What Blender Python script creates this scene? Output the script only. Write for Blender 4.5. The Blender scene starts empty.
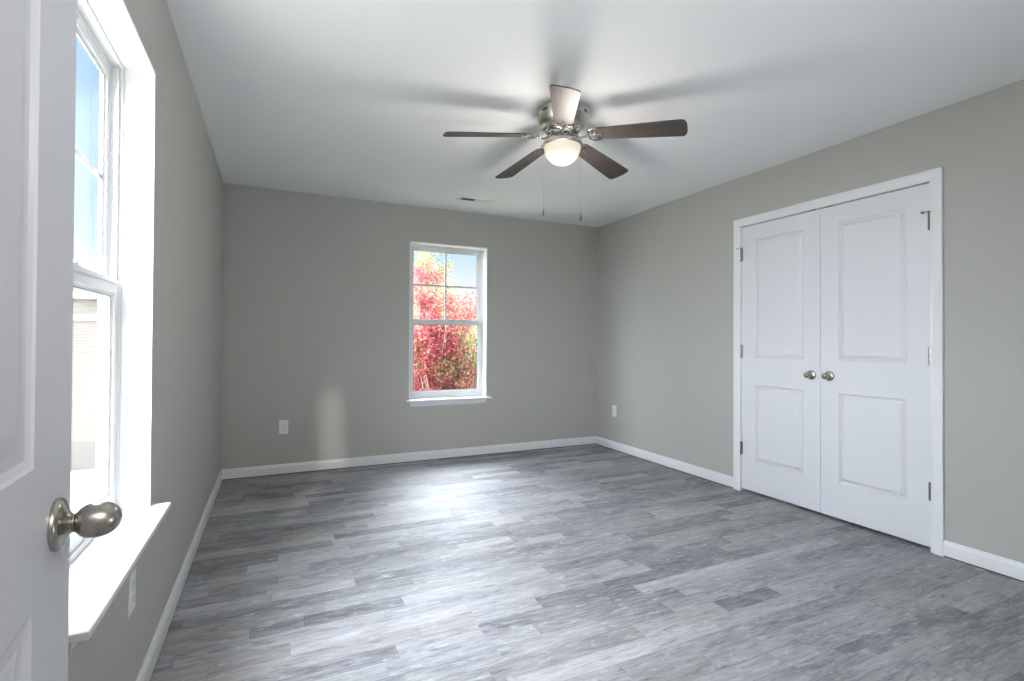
import bpy, bmesh, math, random
import numpy as np
from mathutils import Vector, Matrix

random.seed(7)
scene = bpy.context.scene
C = scene.collection
PI = math.pi

# ------------------------------------------------------------------ camera
cam_d = bpy.data.cameras.new('camera')
cam = bpy.data.objects.new('camera', cam_d)
C.objects.link(cam)
_yaw, _pit, _rol = math.radians(25.1158), math.radians(0.5674), math.radians(0.2877)
_f = Vector((math.sin(_yaw) * math.cos(_pit), math.cos(_yaw) * math.cos(_pit), math.sin(_pit)))
_r = Vector((math.cos(_yaw), -math.sin(_yaw), 0))
_u = _r.cross(_f)
CR = math.cos(_rol) * _r + math.sin(_rol) * _u
CU = -math.sin(_rol) * _r + math.cos(_rol) * _u
M = Matrix((CR, CU, -_f)).transposed().to_4x4()
M.translation = Vector((0.378, 0.0, 1.153))
cam.matrix_world = M
cam_d.sensor_width = 36.0
cam_d.lens = 509.92 * 36 / 1024
cam_d.shift_y = -4.59 / 1024
cam_d.clip_start = 0.02
cam_d.clip_end = 400
scene.camera = cam

# ------------------------------------------------------------------ view / world / sun
vs = scene.view_settings
vs.view_transform = 'Standard'
vs.look = 'None'
vs.gamma = 1.0
vs.use_curve_mapping = False
vs.exposure = 0.12
cy = scene.cycles
cy.use_denoising = True
cy.max_bounces = 14
cy.diffuse_bounces = 8
cy.glossy_bounces = 5
cy.transparent_max_bounces = 16
cy.sample_clamp_indirect = 8.0
cy.caustics_reflective = False
cy.caustics_refractive = False

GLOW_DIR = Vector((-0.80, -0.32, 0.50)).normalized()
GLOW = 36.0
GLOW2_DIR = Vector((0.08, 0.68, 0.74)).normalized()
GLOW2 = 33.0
FILL_SPOT = 52.0
SKY = 1.0
SUN = 2.5
HALL_FILL = 50.0
FAN_LAMP = 11.0

w = bpy.data.worlds.new('sky')
scene.world = w
w.use_nodes = True
nt = w.node_tree
nt.nodes.clear()
tc = nt.nodes.new('ShaderNodeTexCoord')
sx = nt.nodes.new('ShaderNodeSeparateXYZ')
nt.links.new(tc.outputs['Generated'], sx.inputs[0])
cr = nt.nodes.new('ShaderNodeValToRGB')
nt.links.new(sx.outputs['Z'], cr.inputs[0])
_e = cr.color_ramp.elements
_e.new(0.2); _e.new(0.3)
for _k, (_p, _c) in enumerate(((0.085, (1.0, 1.0, 1.0, 1)), (0.16, (0.62, 0.82, 0.97, 1)), (0.26, (0.52, 0.775, 1.0, 1)), (0.60, (0.36, 0.62, 0.98, 1)))):
    _e[_k].position = _p
    _e[_k].color = _c
b1 = nt.nodes.new('ShaderNodeBackground')
b1.inputs['Strength'].default_value = SKY
nt.links.new(cr.outputs[0], b1.inputs['Color'])
# added glow lobes outside the visible sky, lighting the room through the windows
prev = b1.outputs[0]
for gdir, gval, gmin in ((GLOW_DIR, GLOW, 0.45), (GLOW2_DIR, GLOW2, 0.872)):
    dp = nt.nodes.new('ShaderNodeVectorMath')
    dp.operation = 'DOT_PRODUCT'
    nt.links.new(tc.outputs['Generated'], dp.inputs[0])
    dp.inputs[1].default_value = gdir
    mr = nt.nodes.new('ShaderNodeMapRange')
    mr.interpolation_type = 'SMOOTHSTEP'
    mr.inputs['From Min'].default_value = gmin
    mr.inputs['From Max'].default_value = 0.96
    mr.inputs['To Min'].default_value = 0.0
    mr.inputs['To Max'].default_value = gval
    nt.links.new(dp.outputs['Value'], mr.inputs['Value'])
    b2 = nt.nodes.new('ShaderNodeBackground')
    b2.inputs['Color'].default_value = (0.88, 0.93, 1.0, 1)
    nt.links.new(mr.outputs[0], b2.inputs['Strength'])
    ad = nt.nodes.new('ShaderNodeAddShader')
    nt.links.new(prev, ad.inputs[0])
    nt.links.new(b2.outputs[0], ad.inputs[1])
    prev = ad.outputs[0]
wo = nt.nodes.new('ShaderNodeOutputWorld')
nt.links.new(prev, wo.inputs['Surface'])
w.cycles.sampling_method = 'MANUAL'
w.cycles.sample_map_resolution = 512

sun_d = bpy.data.lights.new('sun', 'SUN')
sun_d.energy = SUN
sun_d.angle = math.radians(4.0)
sun_d.color = (1.0, 0.95, 0.86)
sun = bpy.data.objects.new('sun', sun_d)
C.objects.link(sun)
sun.rotation_euler = Vector((0.93, 3.10, -1.28)).to_track_quat('-Z', 'Y').to_euler()

# added unseen fill spot near the camera, bounced off the ceiling like a flash
fl_d = bpy.data.lights.new('bounce_fill', 'SPOT')
fl_d.energy = FILL_SPOT
fl_d.color = (0.95, 0.98, 1.0)
fl_d.spot_size = math.radians(150)
fl_d.spot_blend = 0.8
fl_d.shadow_soft_size = 0.12
fl_o = bpy.data.objects.new('bounce_fill', fl_d)
C.objects.link(fl_o)
fl_o.location = (1.45, 0.22, 0.75)
fl_o.rotation_euler = Vector((-0.02, 1.0, 1.0)).to_track_quat('-Z', 'Y').to_euler()

# ------------------------------------------------------------------ dimensions
H = 2.44
W = 3.681          # room width (X)
D = 4.806          # far wall (Y)
N = 0.12           # inner face of the near wall (Y)
T = 0.144           # exterior wall thickness

# ------------------------------------------------------------------ materials
def mat(name, color, rough=0.5, metal=0.0, spec=0.5, **kw):
    m = bpy.data.materials.new(name)
    m.use_nodes = True
    p = m.node_tree.nodes['Principled BSDF']
    p.inputs['Base Color'].default_value = (*color, 1)
    p.inputs['Roughness'].default_value = rough
    p.inputs['Metallic'].default_value = metal
    p.inputs['Specular IOR Level'].default_value = spec
    for k, v in kw.items():
        p.inputs[k].default_value = v
    return m


def noise_bump(m, scale, strength, dist=0.002, detail=3.0, vec=(1, 1, 1)):
    t = m.node_tree
    p = t.nodes['Principled BSDF']
    c = t.nodes.new('ShaderNodeTexCoord')
    mp = t.nodes.new('ShaderNodeMapping')
    mp.inputs['Scale'].default_value = vec
    n = t.nodes.new('ShaderNodeTexNoise')
    n.inputs['Scale'].default_value = scale
    n.inputs['Detail'].default_value = detail
    b = t.nodes.new('ShaderNodeBump')
    b.inputs['Strength'].default_value = strength
    b.inputs['Distance'].default_value = dist
    t.links.new(c.outputs['Object'], mp.inputs[0])
    t.links.new(mp.outputs[0], n.inputs['Vector'])
    t.links.new(n.outputs['Fac'], b.inputs['Height'])
    t.links.new(b.outputs[0], p.inputs['Normal'])
    return n


def color_noise(m, c1, c2, scale, vec=(1, 1, 1), detail=4.0, lo=0.35, hi=0.65):
    t = m.node_tree
    p = t.nodes['Principled BSDF']
    c = t.nodes.new('ShaderNodeTexCoord')
    mp = t.nodes.new('ShaderNodeMapping')
    mp.inputs['Scale'].default_value = vec
    n = t.nodes.new('ShaderNodeTexNoise')
    n.inputs['Scale'].default_value = scale
    n.inputs['Detail'].default_value = detail
    r = t.nodes.new('ShaderNodeValToRGB')
    r.color_ramp.elements[0].position = lo
    r.color_ramp.elements[0].color = (*c1, 1)
    r.color_ramp.elements[1].position = hi
    r.color_ramp.elements[1].color = (*c2, 1)
    t.links.new(c.outputs['Object'], mp.inputs[0])
    t.links.new(mp.outputs[0], n.inputs['Vector'])
    t.links.new(n.outputs['Fac'], r.inputs[0])
    t.links.new(r.outputs[0], p.inputs['Base Color'])


m_wall = mat('wall_paint', (0.455, 0.455, 0.430), 0.55, spec=0.35)
noise_bump(m_wall, 260, 0.06)
m_ceil = mat('ceiling_paint', (0.85, 0.865, 0.885), 0.9, spec=0.15)
noise_bump(m_ceil, 200, 0.06)
m_trim = mat('trim_paint', (0.79, 0.80, 0.82), 0.32, spec=0.45)
m_door = mat('door_paint', (0.74, 0.75, 0.79), 0.36, spec=0.45)
noise_bump(m_door, 60, 0.05, 0.001, 4, (12, 12, 1))
m_entry = mat('entry_door_paint', (0.66, 0.67, 0.72), 0.34, spec=0.5)
noise_bump(m_entry, 60, 0.05, 0.001, 4, (12, 12, 1))
m_vinyl = mat('window_vinyl', (0.70, 0.71, 0.72), 0.35, spec=0.4)
m_dark = mat('dark_gap', (0.02, 0.017, 0.015), 0.8)
m_gasket = mat('window_gasket', (0.16, 0.17, 0.18), 0.6)
m_nickel = mat('satin_nickel', (0.42, 0.395, 0.36), 0.27, 1.0)
noise_bump(m_nickel, 90, 0.04, 0.0005, 3, (1, 1, 30))
m_fan = mat('fan_nickel', (0.66, 0.63, 0.58), 0.33, 1.0)
m_chrome = mat('polished_nickel', (0.55, 0.54, 0.52), 0.16, 1.0)
m_chain = mat('chain_metal', (0.14, 0.135, 0.13), 0.6, 0.4, spec=0.2)
m_bronze = mat('aged_brass', (0.20, 0.17, 0.11), 0.38, 1.0)
m_plate = mat('outlet_plastic', (0.82, 0.83, 0.83), 0.35)
m_slot = mat('outlet_slot', (0.05, 0.05, 0.05), 0.6)
m_vent = mat('vent_enamel', (0.78, 0.79, 0.80), 0.4)
m_closet = mat('closet_drywall', (0.35, 0.35, 0.34), 0.8)


def glass_mat():
    m = bpy.data.materials.new('window_glass')
    m.use_nodes = True
    t = m.node_tree
    t.nodes.clear()
    tr = t.nodes.new('ShaderNodeBsdfTransparent')
    tr.inputs[0].default_value = (0.98, 0.985, 0.985, 1)
    gl = t.nodes.new('ShaderNodeBsdfGlossy')
    gl.inputs['Roughness'].default_value = 0.01
    # Schlick reflectance, the same from both faces of the thin pane
    ge = t.nodes.new('ShaderNodeNewGeometry')
    dt = t.nodes.new('ShaderNodeVectorMath')
    dt.operation = 'DOT_PRODUCT'
    t.links.new(ge.outputs['Incoming'], dt.inputs[0])
    t.links.new(ge.outputs['Normal'], dt.inputs[1])
    last = dt.outputs['Value']
    for op, val, flip in (('ABSOLUTE', None, False), ('SUBTRACT', 1.0, True), ('POWER', 5.0, False), ('MULTIPLY', 0.55, False), ('ADD', 0.03, False)):
        q = t.nodes.new('ShaderNodeMath')
        q.operation = op
        if val is None:
            t.links.new(last, q.inputs[0])
        elif flip:
            q.inputs[0].default_value = val
            t.links.new(last, q.inputs[1])
        else:
            t.links.new(last, q.inputs[0])
            q.inputs[1].default_value = val
        last = q.outputs[0]
    mx = t.nodes.new('ShaderNodeMixShader')
    o = t.nodes.new('ShaderNodeOutputMaterial')
    t.links.new(last, mx.inputs[0])
    t.links.new(tr.outputs[0], mx.inputs[1])
    t.links.new(gl.outputs[0], mx.inputs[2])
    t.links.new(mx.outputs[0], o.inputs[0])
    return m


m_glass = glass_mat()


def screen_mat():
    m = bpy.data.materials.new('insect_mesh')
    m.use_nodes = True
    t = m.node_tree
    t.nodes.clear()
    c = t.nodes.new('ShaderNodeTexCoord')
    s = t.nodes.new('ShaderNodeSeparateXYZ')
    t.links.new(c.outputs['Object'], s.inputs[0])
    vals = []
    for ax in ('Y', 'Z'):
        mu = t.nodes.new('ShaderNodeMath'); mu.operation = 'MULTIPLY'
        mu.inputs[1].default_value = 1 / 0.0045
        fc = t.nodes.new('ShaderNodeMath'); fc.operation = 'FRACT'
        lt = t.nodes.new('ShaderNodeMath'); lt.operation = 'LESS_THAN'
        lt.inputs[1].default_value = 0.14
        t.links.new(s.outputs[ax], mu.inputs[0])
        t.links.new(mu.outputs[0], fc.inputs[0])
        t.links.new(fc.outputs[0], lt.inputs[0])
        vals.append(lt)
    mxm = t.nodes.new('ShaderNodeMath'); mxm.operation = 'MAXIMUM'
    t.links.new(vals[0].outputs[0], mxm.inputs[0])
    t.links.new(vals[1].outputs[0], mxm.inputs[1])
    tr = t.nodes.new('ShaderNodeBsdfTransparent')
    df = t.nodes.new('ShaderNodeBsdfDiffuse')
    df.inputs[0].default_value = (0.22, 0.22, 0.22, 1)
    mx = t.nodes.new('ShaderNodeMixShader')
    o = t.nodes.new('ShaderNodeOutputMaterial')
    t.links.new(mxm.outputs[0], mx.inputs[0])
    t.links.new(tr.outputs[0], mx.inputs[1])
    t.links.new(df.outputs[0], mx.inputs[2])
    t.links.new(mx.outputs[0], o.inputs[0])
    return m


m_screen = screen_mat()


def blade_mat():
    m = mat('walnut_blade', (0.07, 0.06, 0.055), 0.48, spec=0.35)
    color_noise(m, (0.050, 0.042, 0.039), (0.088, 0.073, 0.067), 6, (1.2, 22, 22), 5)
    return m


m_blade = blade_mat()


def bowl_mat():
    m = bpy.data.materials.new('frosted_bowl')
    m.use_nodes = True
    t = m.node_tree
    p = t.nodes['Principled BSDF']
    p.inputs['Base Color'].default_value = (0.55, 0.50, 0.44, 1)
    p.inputs['Roughness'].default_value = 0.4
    # a lit lamp bowl: the bulb hot spot shows through the middle of the frosted glass
    c = t.nodes.new('ShaderNodeTexCoord')
    g = t.nodes.new('ShaderNodeVectorMath')
    g.operation = 'DISTANCE'
    g.inputs[1].default_value = (0, 0, -0.125)
    t.links.new(c.outputs['Object'], g.inputs[0])
    r = t.nodes.new('ShaderNodeMapRange')
    r.inputs['From Min'].default_value = 0.02
    r.inputs['From Max'].default_value = 0.115
    r.inputs['To Min'].default_value = 1.25
    r.inputs['To Max'].default_value = 0.55
    t.links.new(g.outputs['Value'], r.inputs['Value'])
    p.inputs['Emission Color'].default_value = (1.0, 0.86, 0.68, 1)
    t.links.new(r.outputs[0], p.inputs['Emission Strength'])
    return m


m_bowl = bowl_mat()


def floor_mat():
    """grey weathered vinyl plank, strips along X, 0.085 m wide, random lengths"""
    m = bpy.data.materials.new('grey_plank')
    m.use_nodes = True
    t = m.node_tree
    p = t.nodes['Principled BSDF']
    L = t.links.new

    def math_(op, a, b=None):
        n = t.nodes.new('ShaderNodeMath')
        n.operation = op
        for i, v in enumerate((a, b)):
            if v is None:
                continue
            if isinstance(v, (int, float)):
                n.inputs[i].default_value = v
            else:
                L(v, n.inputs[i])
        return n.outputs[0]

    def combine(x, y, z):
        n = t.nodes.new('ShaderNodeCombineXYZ')
        for i, v in enumerate((x, y, z)):
            if isinstance(v, (int, float)):
                n.inputs[i].default_value = v
            else:
                L(v, n.inputs[i])
        return n.outputs[0]

    def white(v):
        n = t.nodes.new('ShaderNodeTexWhiteNoise')
        n.noise_dimensions = '3D'
        L(v, n.inputs['Vector'])
        return n.outputs['Value']

    def noise(v, scale, detail=4.0, rough=0.55, dist=0.0):
        n = t.nodes.new('ShaderNodeTexNoise')
        n.inputs['Scale'].default_value = scale
        n.inputs['Detail'].default_value = detail
        n.inputs['Roughness'].default_value = rough
        n.inputs['Distortion'].default_value = dist
        L(v, n.inputs['Vector'])
        return n.outputs['Fac']

    def ramp(v, stops):
        n = t.nodes.new('ShaderNodeValToRGB')
        e = n.color_ramp.elements
        while len(e) < len(stops):
            e.new(0.5)
        for i, (pos, col) in enumerate(stops):
            e[i].position = pos
            e[i].color = (*col, 1)
        L(v, n.inputs[0])
        return n.outputs[0]

    def mix(fac, a, b, mode='MIX'):
        n = t.nodes.new('ShaderNodeMix')
        n.data_type = 'RGBA'
        n.blend_type = mode
        for s, v in ((n.inputs[0], fac), (n.inputs[6], a), (n.inputs[7], b)):
            if isinstance(v, (int, float)):
                s.default_value = v
            elif isinstance(v, tuple):
                s.default_value = (*v, 1)
            else:
                L(v, s)
        return n.outputs[2]

    c = t.nodes.new('ShaderNodeTexCoord')
    s = t.nodes.new('ShaderNodeSeparateXYZ')
    L(c.outputs['Object'], s.inputs[0])
    X, Y = s.outputs['X'], s.outputs['Y']
    PW = 0.0895
    row = math_('FLOOR', math_('DIVIDE', math_('ADD', Y, 0.022), PW))
    fy = math_('FRACT', math_('DIVIDE', math_('ADD', Y, 0.022), PW))
    # each strip row: own length and offset
    rnd = white(combine(row, 3.7, 0.3))
    rnd2 = white(combine(row, 9.1, 5.5))
    ln = math_('ADD', math_('MULTIPLY', rnd2, 0.8), 0.8)
    xs = math_('ADD', math_('DIVIDE', X, ln), math_('MULTIPLY', rnd, 17.0))
    # irregular cell ends: warp
    cell = math_('FLOOR', xs)
    fx = math_('FRACT', xs)
    # split some cells in two pieces
    sp = white(combine(row, cell, 2.2))
    cut = math_('ADD', math_('MULTIPLY', sp, 0.7), 0.15)
    part = math_('GREATER_THAN', fx, cut)
    idv = combine(row, cell, part)
    r1 = white(idv)
    idv2 = combine(cell, row, math_('ADD', part, 5.0))
    r2 = white(idv2)
    # plank groups (two strips of one board share a mood)
    # grain coordinates, different per strip
    gx = math_('ADD', X, math_('MULTIPLY', r1, 31.0))
    gy = math_('ADD', Y, math_('MULTIPLY', r2, 17.0))
    gfine = noise(combine(math_('MULTIPLY', gx, 9.0), math_('MULTIPLY', gy, 70.0), 0.0), 1.0, 8.0, 0.72, 0.5)
    gmid = noise(combine(math_('MULTIPLY', gx, 3.6), math_('MULTIPLY', gy, 19.0), 4.0), 1.0, 8.0, 0.68, 1.4)
    patch = noise(combine(math_('MULTIPLY', gx, 9.0), math_('MULTIPLY', gy, 24.0), 9.0), 1.0, 9.0, 0.78, 0.3)
    big = noise(combine(math_('MULTIPLY', X, 0.9), math_('MULTIPLY', Y, 2.4), 1.0), 1.0, 2.0)
    tone = math_('ADD', math_('MULTIPLY', r1, 0.34), math_('MULTIPLY', gmid, 0.78))
    tone = math_('ADD', tone, math_('MULTIPLY', math_('SUBTRACT', big, 0.5), 0.55))
    tone = math_('ADD', tone, math_('MULTIPLY', math_('SUBTRACT', gfine, 0.5), 0.75))
    base = ramp(math_('SUBTRACT', tone, 0.06), [
        (0.12, (0.090, 0.094, 0.110)), (0.32, (0.200, 0.205, 0.226)),
        (0.50, (0.320, 0.324, 0.346)), (0.72, (0.445, 0.450, 0.472)), (0.95, (0.57, 0.575, 0.595))])
    # warm brown strips now and then
    warm = math_('MULTIPLY', math_('GREATER_THAN', r2, 0.76), 0.42)
    base = mix(warm, base, mix(0.5, base, (0.33, 0.29, 0.24)))
    # flaky whitewash
    flake = ramp(patch, [(0.55, (0, 0, 0)), (0.62, (1, 1, 1))])
    base = mix(math_('MULTIPLY', flake, 0.50), base, (0.62, 0.635, 0.65))
    dk = ramp(noise(combine(math_('MULTIPLY', gx, 6.5), math_('MULTIPLY', gy, 44.0), 22.0), 1.0, 9.0, 0.78, 0.3), [(0.54, (0, 0, 0)), (0.66, (1, 1, 1))])
    base = mix(math_('MULTIPLY', dk, 0.68), base, (0.055, 0.062, 0.075))
    # seams
    e1 = math_('MINIMUM', fy, math_('SUBTRACT', 1.0, fy))
    seam_y = math_('LESS_THAN', e1, 0.010)
    e2 = math_('MULTIPLY', math_('MINIMUM', fx, math_('SUBTRACT', 1.0, fx)), ln)
    seam_x = math_('LESS_THAN', e2, 0.0012)
    seam = math_('MAXIMUM', seam_y, seam_x)
    base = mix(math_('MULTIPLY', seam, 0.35), base, (0.05, 0.052, 0.058))
    L(base, p.inputs['Base Color'])
    rg = math_('ADD', math_('MULTIPLY', gfine, 0.12), 0.47)
    L(rg, p.inputs['Roughness'])
    p.inputs['Specular IOR Level'].default_value = 0.45
    b = t.nodes.new('ShaderNodeBump')
    b.inputs['Strength'].default_value = 0.16
    b.inputs['Distance'].default_value = 0.002
    L(math_('SUBTRACT', gfine, math_('MULTIPLY', seam, 0.6)), b.inputs['Height'])
    L(b.outputs[0], p.inputs['Normal'])
    return m


m_floor = floor_mat()


# ------------------------------------------------------------------ mesh helpers
def box(bm, x0, x1, y0, y1, z0, z1, bev=0.0):
    vs_ = [bm.verts.new((x, y, z)) for x in (x0, x1) for y in (y0, y1) for z in (z0, z1)]
    idx = [(0, 1, 3, 2), (4, 6, 7, 5), (0, 4, 5, 1), (2, 3, 7, 6), (0, 2, 6, 4), (1, 5, 7, 3)]
    fs = [bm.faces.new([vs_[i] for i in f]) for f in idx]
    if bev > 0:
        es = set()
        for f in fs:
            es.update(f.edges)
        bmesh.ops.bevel(bm, geom=list(es), offset=bev, segments=2, profile=0.6, affect='EDGES')
    return fs


def lathe(bm, prof, seg=40, axis='Z', org=(0, 0, 0)):
    """prof: (radius, height) from one end to the other"""
    def P(r, a, h):
        c_, s_ = r * math.cos(a), r * math.sin(a)
        v = {'Z': (c_, s_, h), 'X': (h, c_, s_), 'Y': (s_, h, c_)}[axis]
        return (v[0] + org[0], v[1] + org[1], v[2] + org[2])
    rings = []
    for r, h in prof:
        if r < 1e-6:
            rings.append([bm.verts.new(P(0, 0, h))])
        else:
            rings.append([bm.verts.new(P(r, 2 * PI * k / seg, h)) for k in range(seg)])
    for a, b in zip(rings, rings[1:]):
        for k in range(seg):
            k2 = (k + 1) % seg
            if len(a) == 1 and len(b) == 1:
                continue
            if len(a) == 1:
                bm.faces.new((a[0], b[k], b[k2]))
            elif len(b) == 1:
                bm.faces.new((a[k], b[0], a[k2]))
            else:
                bm.faces.new((a[k], b[k], b[k2], a[k2]))
    return rings


def tube(bm, pts, rad, seg=8, flat=1.0):
    """tube through pts; rad scalar or list"""
    pts = [Vector(q) for q in pts]
    n = len(pts)
    rads = rad if isinstance(rad, (list, tuple)) else [rad] * n
    rings = []
    nrm = None
    for i, q in enumerate(pts):
        d = (pts[min(i + 1, n - 1)] - pts[max(i - 1, 0)]).normalized()
        if nrm is None:
            ref = Vector((0, 0, 1)) if abs(d.z) < 0.9 else Vector((1, 0, 0))
            nrm = (ref - d * ref.dot(d)).normalized()
        else:
            nrm = (nrm - d * nrm.dot(d)).normalized()
        bi = d.cross(nrm)
        rings.append([bm.verts.new(q + (nrm * math.cos(2 * PI * k / seg) * flat + bi * math.sin(2 * PI * k / seg)) * rads[i]) for k in range(seg)])
    for a, b in zip(rings, rings[1:]):
        for k in range(seg):
            k2 = (k + 1) % seg
            bm.faces.new((a[k], a[k2], b[k2], b[k]))
    bm.faces.new(rings[0][::-1])
    bm.faces.new(rings[-1])


def obj(name, bm, m, parent=None, smooth=False, loc=None):
    bmesh.ops.recalc_face_normals(bm, faces=bm.faces[:])
    me = bpy.data.meshes.new(name)
    bm.to_mesh(me)
    bm.free()
    if smooth:
        for pl in me.polygons:
            pl.use_smooth = True
        me.set_sharp_from_angle(angle=math.radians(42))
    ms = m if isinstance(m, (list, tuple)) else [m]
    for q in ms:
        me.materials.append(q)
    o = bpy.data.objects.new(name, me)
    C.objects.link(o)
    if parent is not None:
        o.parent = parent
    if loc is not None:
        o.location = loc
    return o


def empty(name, loc=(0, 0, 0), rz=0.0):
    o = bpy.data.objects.new(name, None)
    o.empty_display_size = 0.1
    C.objects.link(o)
    o.location = loc
    o.rotation_euler = (0, 0, rz)
    return o


def tag(o, label=None, cat=None, group=None, kind=None):
    if label: o['label'] = label
    if cat: o['category'] = cat
    if group: o['group'] = group
    if kind: o['kind'] = kind
    return o


def struct(o, label, cat):
    return tag(o, label, cat, kind='structure')


def copy_tree(o, parent=None):
    c_ = o.copy()
    C.objects.link(c_)
    if parent is not None:
        c_.parent = parent
    for ch in o.children:
        copy_tree(ch, c_)
    return c_


def sweep_rect(bm, path, prof, closed=False):
    """mitred moulding. path: 2-D points (a, b) in a plane; prof: (offset to the left of travel, height out of plane).
    returns list of vertex tuples in (a, b, h)"""
    n = len(path)
    P = [Vector(q) for q in path]
    rings = []
    for i in range(n):
        if closed:
            d0 = (P[i] - P[i - 1]).normalized(); d1 = (P[(i + 1) % n] - P[i]).normalized()
        else:
            d0 = (P[i] - P[i - 1]).normalized() if i > 0 else (P[1] - P[0]).normalized()
            d1 = (P[i + 1] - P[i]).normalized() if i < n - 1 else d0
        n0 = Vector((-d0.y, d0.x)); n1 = Vector((-d1.y, d1.x))
        mi = (n0 + n1).normalized()
        k = 1.0 / max(0.2, mi.dot(n0))
        rings.append([(P[i].x + mi.x * o_ * k, P[i].y + mi.y * o_ * k, h) for o_, h in prof])
    return rings


def skin_rings(bm, rings, f, closed=False):
    R = [[bm.verts.new(f(*q)) for q in r] for r in rings]
    m_ = len(R[0])
    pairs = list(zip(R, R[1:])) + ([(R[-1], R[0])] if closed else [])
    for a, b in pairs:
        for k in range(m_):
            k2 = (k + 1) % m_
            bm.faces.new((a[k], a[k2], b[k2], b[k]))
    if not closed:
        bm.faces.new(R[0][::-1])
        bm.faces.new(R[-1])


# ------------------------------------------------------------------ openings
WL = dict(a0=1.300, a1=2.122, z0=0.577, z1=2.078)     # left window (along Y)
WF = dict(a0=1.551, a1=2.350, z0=0.587, z1=2.101)     # far window (along X)
CY0, CY1, CZ = 1.574, 2.839, 2.052                    # closet opening inside the casing
EX0, EX1, EZ = 0.13, 0.93, 2.06                       # doorway where the camera stands

# ------------------------------------------------------------------ room shell
bm = bmesh.new()
box(bm, -T, W + 0.9, -1.75, D + T, -0.18, 0.0)
fl = obj('floor', bm, m_floor)
struct(fl, 'grey weathered wood-look plank floor', 'floor')

bm = bmesh.new()
box(bm, -T, W + 0.9, -1.75, D + T, H, H + 0.25)
struct(obj('ceiling', bm, m_ceil), 'flat white painted ceiling', 'ceiling')


def wall_with_hole(axis, t0, t1, lo, hi, a0, a1, z0, z1, ztop=H):
    bm = bmesh.new()
    def bx(u0, u1, w0, w1):
        if u1 - u0 < 1e-6 or w1 - w0 < 1e-6:
            return
        if axis == 'X':
            box(bm, t0, t1, u0, u1, w0, w1)
        else:
            box(bm, u0, u1, t0, t1, w0, w1)
    bx(lo, a0, 0, ztop)
    bx(a1, hi, 0, ztop)
    bx(a0, a1, z1, ztop)
    bx(a0, a1, 0, z0)
    return bm


struct(obj('wall_left', wall_with_hole('X', -T, 0.0, N, D, WL['a0'], WL['a1'], WL['z0'] - 0.018, WL['z1']), m_wall), 'greige painted wall with the near double hung window', 'wall')
struct(obj('wall_far', wall_with_hole('Y', D, D + T, -T, W + 0.12, WF['a0'], WF['a1'], WF['z0'] - 0.018, WF['z1']), m_wall), 'greige painted wall with the window looking onto red leaves', 'wall')
struct(obj('wall_right', wall_with_hole('X', W, W + 0.115, N, D, CY0, CY1, 0.0, CZ), m_wall), 'greige painted wall with the closet doors', 'wall')
struct(obj('wall_near', wall_with_hole('Y', 0.0, N, -T, W + 0.12, EX0, EX1, 0.0, EZ), m_wall), 'greige painted wall pierced by the doorway', 'wall')
bm = bmesh.new()
box(bm, -T, -0.02, -1.75, 0.0, 0, H)
struct(obj('wall_hall_left', bm, m_wall), 'hall side wall outside the doorway', 'wall')
bm = bmesh.new()
box(bm, 1.25, 1.35, -1.75, 0.0, 0, H)
struct(obj('wall_hall_right', bm, m_wall), 'other hall side wall outside the doorway', 'wall')
bm = bmesh.new()
box(bm, -0.02, 1.25, -1.75, -1.65, 0, H)
struct(obj('wall_hall_back', bm, m_wall), 'end wall of the hall outside the doorway', 'wall')
bm = bmesh.new()
box(bm, W + 0.8, W + 0.9, 1.2, 3.2, 0, H)
box(bm, W + 0.115, W + 0.8, 1.1, 1.2, 0, H)
box(bm, W + 0.115, W + 0.8, 3.2, 3.3, 0, H)
struct(obj('wall_closet', bm, m_closet), 'inside walls of the closet', 'wall')

# baseboards: profile (out from wall, height)
BB = [(0.0, 0.007), (0.0135, 0.007), (0.0135, 0.066), (0.0105, 0.073), (0.0085, 0.083), (0.0045, 0.0885), (0.0, 0.0885)]


def baseboard(name, p0, p1, nrm, label):
    """straight run from p0 to p1 in the floor plane, nrm pointing into the room; ends mitred by extending beyond"""
    bm = bmesh.new()
    a, b, nv = Vector((*p0, 0)), Vector((*p1, 0)), Vector((*nrm, 0))
    R = []
    for q in (a, b):
        R.append([bm.verts.new(q + nv * o_ + Vector((0, 0, h))) for o_, h in BB])
    k_ = len(BB)
    for i in range(k_):
        j = (i + 1) % k_
        bm.faces.new((R[0][i], R[0][j], R[1][j], R[1][i]))
    bm.faces.new(R[0][::-1])
    bm.faces.new(R[1])
    o = obj(name, bm, m_trim)
    struct(o, label, 'baseboard')
    # dark strip painted as the shadow in the expansion gap under the board
    bm = bmesh.new()
    s0, s1 = (a, b)
    e = nv * 0.0105
    vs_ = [s0, s1, s1 + e, s0 + e]
    lo_ = [bm.verts.new(q + Vector((0, 0, 0.0005))) for q in vs_]
    hi_ = [bm.verts.new(q + Vector((0, 0, 0.0068))) for q in vs_]
    bm.faces.new(lo_[::-1]); bm.faces.new(hi_)
    for i in range(4):
        j = (i + 1) % 4
        bm.faces.new((lo_[i], lo_[j], hi_[j], hi_[i]))
    g = obj('gap_shadow', bm, m_gap, o)
    g['label'] = 'dark brown strip painted as the gap shadow below the board'
    return o


m_gap = mat('gap_shadow_brown', (0.045, 0.030, 0.027), 0.8)
baseboard('baseboard_left', (0, N), (0, D), (1, 0), 'white baseboard along the wall with the near window')
baseboard('baseboard_far', (0.0, D), (W, D), (0, -1), 'white baseboard below the far window')
baseboard('baseboard_right_far', (W, 2.9005), (W, D), (-1, 0), 'white baseboard between the corner and the closet casing')
baseboard('baseboard_right_near', (W, N), (W, 1.5125), (-1, 0), 'white baseboard on the near side of the closet casing')
baseboard('baseboard_near', (EX1 + 0.06, N), (W, N), (0, 1), 'white baseboard on the doorway wall')

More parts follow.
